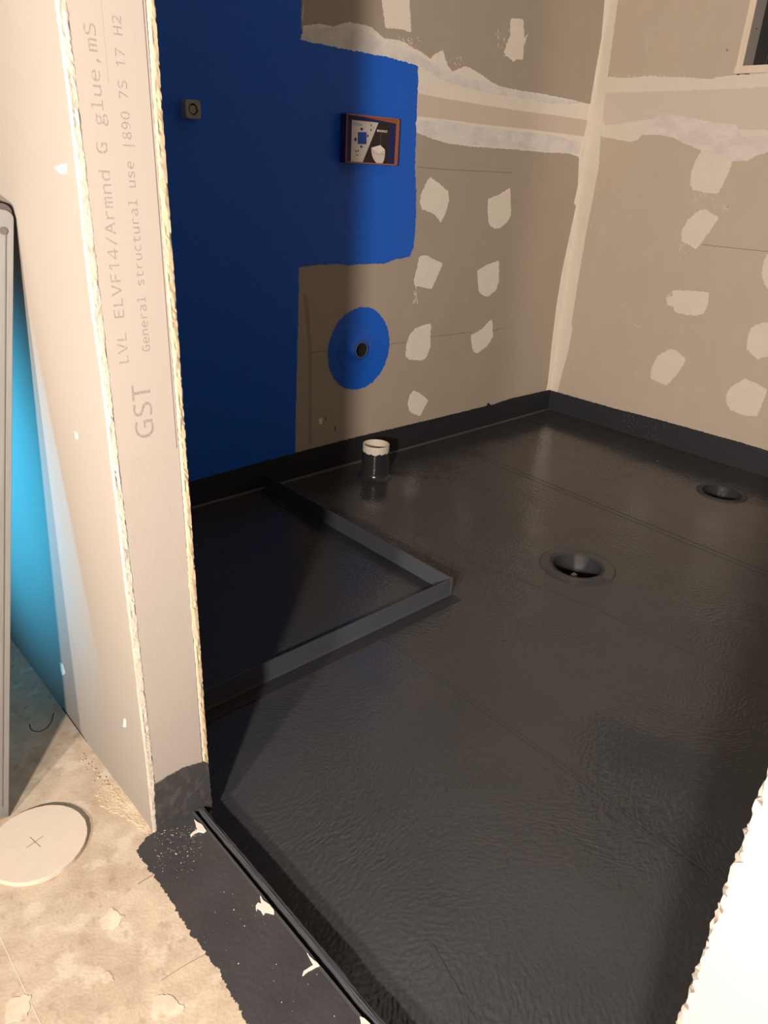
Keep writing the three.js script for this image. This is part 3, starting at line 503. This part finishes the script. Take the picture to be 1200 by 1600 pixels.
// cistern access box
{
  const d = 0.034, f = zB + d, x0 = 1.5575 * S, x1 = 1.772 * S, y0 = 1.001 * S, y1 = 1.132 * S, cx = (x0 + x1) / 2, cy = (y0 + y1) / 2, w = x1 - x0, h = y1 - y0, k = 0.003;
  const t = thing('access_box', 'open orange lined box with printed card stuck on the blue wall', 'box', [cx, cy, zB]);
  t.rotation.z = -0.003;
  const navy = std({ color: lin(0.018, 0.028, 0.14), roughness: 0.6 }), orange = std({ color: lin(0.40, 0.13, 0.05), roughness: 0.7 });
  const B = (a, b, c, e, g, i) => box(a, b, c, e, g, i);
  for (const [a, b, c, e] of [[-w / 2, -w / 2 + k, -h / 2, h / 2], [w / 2 - k, w / 2, -h / 2, h / 2], [-w / 2 + k, w / 2 - k, h / 2 - k, h / 2], [-w / 2 + k, w / 2 - k, -h / 2, -h / 2 + k]])
    mesh('box_side', B(a, b, c, e, 0.0016, d - 0.001), navy, t);
  const q = k + 0.0012;
  mesh('orange_lining', [B(-w / 2 + k, -w / 2 + q, -h / 2 + k, h / 2 - k, 0.004, d), B(w / 2 - q, w / 2 - k, -h / 2 + k, h / 2 - k, 0.004, d), B(-w / 2 + q, w / 2 - q, h / 2 - q, h / 2 - k, 0.004, d), B(-w / 2 + q, w / 2 - q, -h / 2 + k, -h / 2 + q, 0.004, d),
    B(-w / 2, -w / 2 + 0.0065, -h / 2, h / 2, d - 0.001, d), B(w / 2 - 0.003, w / 2, -h / 2, h / 2, d - 0.001, d), B(-w / 2, w / 2, h / 2 - 0.003, h / 2, d - 0.001, d), B(-w / 2, w / 2, -h / 2, -h / 2 + 0.003, d - 0.001, d)], orange, t);
  const W = 720, H = 440, cv = document.createElement('canvas'); cv.width = W; cv.height = H; const c = cv.getContext('2d');
  c.fillStyle = '#1d2a63'; c.fillRect(0, 0, W, H);
  c.fillStyle = '#2c2622'; c.fillRect(92, 40, W - 192, H - 40);
  c.strokeStyle = '#3b332e'; c.lineWidth = 2; for (let i = 0; i < 12; i++) { c.beginPath(); c.moveTo(92, 60 + i * 34); c.lineTo(W - 100, 80 + i * 34); c.stroke(); }
  c.fillStyle = '#d6d2cb'; c.beginPath(); c.moveTo(92, 40); c.lineTo(462, 40); c.lineTo(258, H); c.lineTo(92, H); c.fill();
  c.strokeStyle = '#a9a49c'; c.beginPath(); c.moveTo(92, 228); c.lineTo(170, 228); c.moveTo(230, 78); c.lineTo(300, 44); c.moveTo(92, 400); c.lineTo(260, 360); c.stroke();
  c.fillStyle = '#8a93ad'; c.font = 'bold 40px sans-serif'; c.fillText('SIGMA', 104, 92);
  c.fillStyle = '#2748a8'; c.save(); c.translate(240, 205); c.rotate(-0.04); c.fillRect(-62, -58, 124, 116); c.restore();
  c.fillStyle = '#26356e'; for (const [x, y, a, b] of [[228, 118, 18, 14], [148, 222, 16, 18], [232, 288, 16, 13], [318, 178, 10, 16]]) { c.beginPath(); c.ellipse(x, y, a, b, 0, 0, 7); c.fill(); }
  c.fillStyle = '#3a3a40'; for (const [x, y, r] of [[360, 72, 9], [360, 118, 10], [160, 338, 10], [190, 330, 10], [176, 372, 8]]) { c.beginPath(); c.arc(x, y, r, 0, 7); c.fill(); }
  c.strokeStyle = '#66666a'; c.beginPath(); c.moveTo(360, 72); c.lineTo(360, 118); c.stroke(); c.fillStyle = '#888'; c.fillRect(388, 82, 8, 26);
  c.fillStyle = '#f2efe8'; c.font = 'bold 31px sans-serif'; c.fillRect(448, 108, 20, 22); c.fillText('GEBERIT', 472, 130);
  c.strokeStyle = '#9c968c'; c.lineWidth = 3; c.beginPath(); c.moveTo(505, 140); c.lineTo(505, 262); c.stroke();
  c.fillStyle = '#dcd7cd'; c.beginPath(); c.moveTo(372, 292); c.lineTo(500, 258); c.lineTo(572, 300); c.lineTo(576, 340); c.bezierCurveTo(572, 400, 560, 430, 540, 440); c.lineTo(455, 440); c.bezierCurveTo(410, 410, 376, 370, 372, 292); c.fill();
  c.fillStyle = '#f1ede5'; c.beginPath(); c.moveTo(372, 292); c.lineTo(500, 258); c.lineTo(572, 300); c.lineTo(490, 340); c.closePath(); c.fill();
  c.strokeStyle = '#8f897f'; c.lineWidth = 3; c.beginPath(); c.moveTo(374, 310); c.bezierCurveTo(420, 360, 480, 356, 576, 344); c.stroke();
  const tx = new THREE.CanvasTexture(cv); tx.colorSpace = THREE.SRGBColorSpace; tx.magFilter = THREE.LinearFilter;
  const card = B(-w / 2 + q, w / 2 - q, -h / 2 + q, h / 2 - q, 0.018, 0.0205);
  mesh('card_backing', card, navy, t);
  const fl = new THREE.Shape([V2(-w / 2 + q + 0.006, h / 2 - q), V2(w / 2 - q, h / 2 - q), V2(w / 2 - q, h / 2 - q - 0.015)]);
  mesh('top_flap', new THREE.ExtrudeGeometry(fl, { depth: 0.0012, bevelEnabled: false }).rotateX(-0.12).translate(0, 0.0040, d - 0.0055), orange, t);
  mesh('printed_card', new THREE.PlaneGeometry(w - 2 * q - 0.001, h - 2 * q - 0.001).translate(0, 0, 0.0209), std({ map: tx, roughness: 0.6 }), t);
}
// tap connection in the deep blue area
{
  const p = on('back', 299, 171, 0.02), t = thing('tap_outlet', 'dark square tap connection capped with a plug, high on the shaded blue wall', 'tap fitting', [p.x, p.y, zB]);
  const body = new THREE.Shape(), r = 0.024, k = 0.011; body.moveTo(-r + k, -r); body.lineTo(r - k, -r); body.quadraticCurveTo(r, -r, r, -r + k); body.lineTo(r, r - k); body.quadraticCurveTo(r, r, r - k, r); body.lineTo(-r + k, r); body.quadraticCurveTo(-r, r, -r, r - k); body.lineTo(-r, -r + k); body.quadraticCurveTo(-r, -r, -r + k, -r);
  const hole = new THREE.Path(); hole.absarc(0, 0, 0.0165, 0, 7, true); body.holes.push(hole);
  mesh('fitting_body', new THREE.ExtrudeGeometry(body, { depth: 0.028, bevelEnabled: true, bevelSize: 0.0015, bevelThickness: 0.002, bevelSegments: 3, curveSegments: 20 }).translate(0, 0, 0.0016), std({ color: lin(0.36, 0.35, 0.34), roughness: 0.4, metalness: 0.4 }), t);
  mesh('plug', new THREE.CylinderGeometry(0.0115, 0.0115, 0.026, 28).rotateX(Math.PI / 2).translate(0, 0, 0.0155), std({ color: lin(0.32, 0.32, 0.22), roughness: 0.5 }), t);
  mesh('gasket', new THREE.TorusGeometry(0.0142, 0.0022, 8, 32).translate(0, 0, 0.022), M.darkGap, t);
}
// pipe stub in the blue disc
{
  const p = on('back', 565, 547, 0.03), t = thing('wall_pipe', 'open pipe stub in the middle of the round blue patch on the back wall', 'pipe', [p.x, p.y, zB]);
  const L = (pts, seg = 48) => new THREE.LatheGeometry(pts.map(([a, b]) => V2(a, b)), seg).rotateX(Math.PI / 2);
  mesh('collar', L([[0.100, 0.0012], [0.096, 0.0038], [0.060, 0.0046], [0.043, 0.009], [0.038, 0.018], [0.0335, 0.0225], [0.0325, 0.0225]]), M.blue, t);
  mesh('pipe', L([[0.0275, 0.0015], [0.0275, 0.030], [0.029, 0.0318], [0.031, 0.0318], [0.0325, 0.030], [0.0325, 0.003]]), std({ color: lin(0.07, 0.14, 0.36), roughness: 0.45 }), t);
  mesh('bore_shade', L([[0.0270, 0.0016], [0.0270, 0.0300], [0.0276, 0.0312], [0.0274, 0.0300], [0.0274, 0.0016]]), M.darkGap, t);  // dark sleeve added: shade inside the pipe put into its colour
  mesh('pipe_bore', new THREE.CircleGeometry(0.0274, 40).translate(0, 0, 0.0022), M.darkGap, t);
}
// round plasterboard cut-out with its pencilled centre
{
  const p = on('hall', 58, 1315, 0.010), r = 0.0825, t = thing('board_disc', 'round cream plasterboard cut-out lying on the concrete with a pencil cross', 'disc', [p.x, hs, -p.y]);
  const pts = []; for (let i = 0; i < 90; i++) { const a = i / 90 * Math.PI * 2, q = r + 0.0006 * N1(Math.cos(a) * 4, Math.sin(a) * 4); pts.push(V2(q * Math.cos(a), q * Math.sin(a))); }
  mesh('disc', new THREE.ExtrudeGeometry(new THREE.Shape(pts), { depth: 0.0088, bevelEnabled: true, bevelSize: 0.0006, bevelThickness: 0.0006, bevelSegments: 2 }).rotateX(-Math.PI / 2).translate(0, 0.0007, 0), std({ map: colourTex(256, (u, v) => mul([0.55, 0.495, 0.425], 1 + 0.03 * fbm(u * 20, v * 20)), 0.2), roughness: 0.9 }), t);
  const line = (a, b) => { const A = on('hall', ...a, 0.0102), B2 = on('hall', ...b, 0.0102), o = p; return strip('floor', A.sub(o), B2.sub(o), 0.0013, 0.0002, 0).translate(0, 0.0101, 0); };
  mesh('pencil_cross', [line([41, 1325], [68, 1306]), line([47, 1308], [63, 1323])], std({ color: lin(0.25, 0.17, 0.12), roughness: 1 }), t);
}
// aluminium plank leaning on the hall wall
{
  const B = hit(13, 1279, 'y', hs), T = hit(21, 331, 'x', xO - 0.004);
  const u = T.clone().sub(B), len = u.length(); u.normalize();
  const w = V(0.986, 0, 0.166); w.addScaledVector(u, -w.dot(u)).normalize(); const n = w.clone().cross(u).normalize();   // w to the right edge, n towards the camera
  const t = thing('aluminium_plank', 'grey aluminium plank leaning upright against the hall wall at the left edge', 'plank', B.toArray());
  t.quaternion.setFromRotationMatrix(new THREE.Matrix4().makeBasis(w, u, n));
  const W = 0.50, D = 0.028;
  const s = new THREE.Shape(); s.moveTo(-W, 0.004); s.lineTo(0, 0.004); s.lineTo(0, len - 0.012); s.quadraticCurveTo(0, len - 0.002, -0.010, len); s.lineTo(-W + 0.010, len); s.quadraticCurveTo(-W, len - 0.002, -W, len - 0.012); s.closePath();
  const alu = std({ map: colourTex(512, (a, b) => mul([0.20, 0.20, 0.20], 1 + 0.10 * N2(a * 700, b * 6) + 0.08 * fbm(a * 60, b * 10)), 0.5), roughness: 0.42, metalness: 0.35 });
  mesh('rail', new THREE.ExtrudeGeometry(s, { depth: D - 0.002, bevelEnabled: true, bevelSize: 0.0008, bevelThickness: 0.001, bevelSegments: 2 }).translate(0, 0, -D + 0.001), alu, t);
  const e = new THREE.Shape(); e.moveTo(-W + 0.002, 0); e.lineTo(-0.001, 0); e.quadraticCurveTo(-0.002, 0.012, -0.014, 0.013); e.lineTo(-W + 0.014, 0.013); e.quadraticCurveTo(-W + 0.002, 0.012, -W + 0.002, 0);
  mesh('end_cap', new THREE.ExtrudeGeometry(e, { depth: D - 0.004, bevelEnabled: false }).translate(0, len - 0.004, -D + 0.001), std({ color: lin(0.045, 0.03, 0.03), roughness: 0.6 }), t);
  mesh('rivet', new THREE.CylinderGeometry(0.0055, 0.0055, 0.0016, 24).rotateX(Math.PI / 2).translate(-0.013, len - 0.028, 0.0012), std({ color: lin(0.11, 0.1, 0.085), roughness: 0.4, metalness: 0.4 }), t);
  for (const x of [-0.010, -W + 0.010]) mesh('groove', new THREE.BoxGeometry(0.0012, len - 0.06, 0.0006).translate(x, len / 2, 0.0012), std({ color: lin(0.10, 0.095, 0.085), roughness: 0.5 }), t);
}
// twin head work light on a tripod, standing behind and beside the camera
{
  const L = LAMPS.map((l) => V(...l.at)), mid = L[0].clone().add(L[1]).multiplyScalar(0.5); mid.x -= 0.07;
  const t = thing('work_light', 'tripod work light in the hall with two floodlight heads', 'work light', [mid.x, hs, mid.z]);
  const dark = std({ color: lin(0.03, 0.03, 0.032), roughness: 0.5 }), yellow = std({ color: lin(0.55, 0.36, 0.03), roughness: 0.5 });
  const top = Math.min(L[0].y, L[1].y) - 0.16 - hs;
  mesh('mast', rod(V(0, 0.22, 0), V(0, top, 0), 0.013), dark, t);
  for (let i = 0; i < 3; i++) { const a = 2.6 + i * 2.094; mesh('leg', rod(V(0, 0.5, 0), V(0.33 * Math.cos(a), 0.012, 0.33 * Math.sin(a)), 0.010), dark, t); }
  mesh('cross_bar', rod(V(L[0].x - mid.x - 0.07, top, L[0].z - mid.z), V(L[1].x - mid.x - 0.07, top, L[1].z - mid.z), 0.011), dark, t);
  LAMPS.forEach((l, i) => {
    const aim = V(...l.aim).sub(L[i]).normalize(), q = new THREE.Quaternion().setFromRotationMatrix(new THREE.Matrix4().lookAt(V(0, 0, 0), aim, V(0, 1, 0)));
    const head = new THREE.Group(); head.name = 'lamp_head'; t.add(head);
    head.position.copy(L[i]).sub(V(mid.x, hs, mid.z)).addScaledVector(aim, -0.012); head.quaternion.copy(q);
    mesh('housing', new RoundedBoxGeometry(0.17, 0.14, 0.05, 3, 0.012).translate(0, 0, 0.030), yellow, head);
    mesh('lens', new RoundedBoxGeometry(0.13, 0.10, 0.006, 2, 0.002).translate(0, 0, 0.002), std({ color: lin(0.8, 0.8, 0.8), emissive: LAMP_COLOR, emissiveIntensity: 6, roughness: 0.3 }), head);
    const post = rod(V(L[i].x - mid.x - 0.07, top, L[i].z - mid.z), head.position.clone().add(V(-0.02, -0.06, 0)), 0.009); mesh('bracket', post, dark, t);
    const sp = new THREE.SpotLight(LAMP_COLOR, l.power, 0, LAMP_CONE, 1, 2); sp.position.copy(L[i]); sp.target.position.set(...l.aim); scene.add(sp.target); sp.target.name = 'lamp_target';
    sp.name = 'work_light_beam'; sp.castShadow = true; sp.shadow.radius = LAMP_SOFT; sp.shadow.mapSize.set(2048, 2048); scene.add(sp);
  });
}
// unseen lamp, assumed as the source of the cyan light on the hall wall
{
  const at = V(...COOL.at), aim = V(...COOL.aim).sub(at).normalize();
  const t = thing('assumed_cool_lamp', 'unseen cyan lamp on a stand, assumed as the source of the cool light', 'lamp', [at.x, hs, at.z]);
  const dark = std({ color: lin(0.03, 0.03, 0.032), roughness: 0.5 });
  mesh('base', new THREE.CylinderGeometry(0.10, 0.11, 0.018, 32).translate(0, 0.009, 0), dark, t);
  mesh('pole', rod(V(0, 0.016, 0), V(0, at.y - hs - 0.05, 0), 0.009), dark, t);
  const head = new THREE.Group(); head.name = 'lamp_head'; t.add(head); head.position.set(0, at.y - hs, 0).addScaledVector(aim, -0.012);
  head.quaternion.setFromRotationMatrix(new THREE.Matrix4().lookAt(V(0, 0, 0), aim, V(0, 1, 0)));
  mesh('housing', new RoundedBoxGeometry(0.13, 0.11, 0.045, 3, 0.012).translate(0, 0, 0.028), dark, head);
  mesh('lens', new RoundedBoxGeometry(0.10, 0.08, 0.006, 2, 0.002).translate(0, 0, 0.002), std({ color: lin(0.6, 0.7, 0.8), emissive: COOL.color, emissiveIntensity: 3, roughness: 0.3 }), head);
  const sp = new THREE.SpotLight(COOL.color, COOL.power, 0, 0.60, 1, 2); sp.position.copy(at); sp.target.position.set(...COOL.aim); scene.add(sp.target); sp.target.name = 'lamp_target';
  sp.name = 'assumed_cool_beam'; sp.castShadow = true; sp.shadow.radius = 3; scene.add(sp);
}
renderer.render(scene, camera);
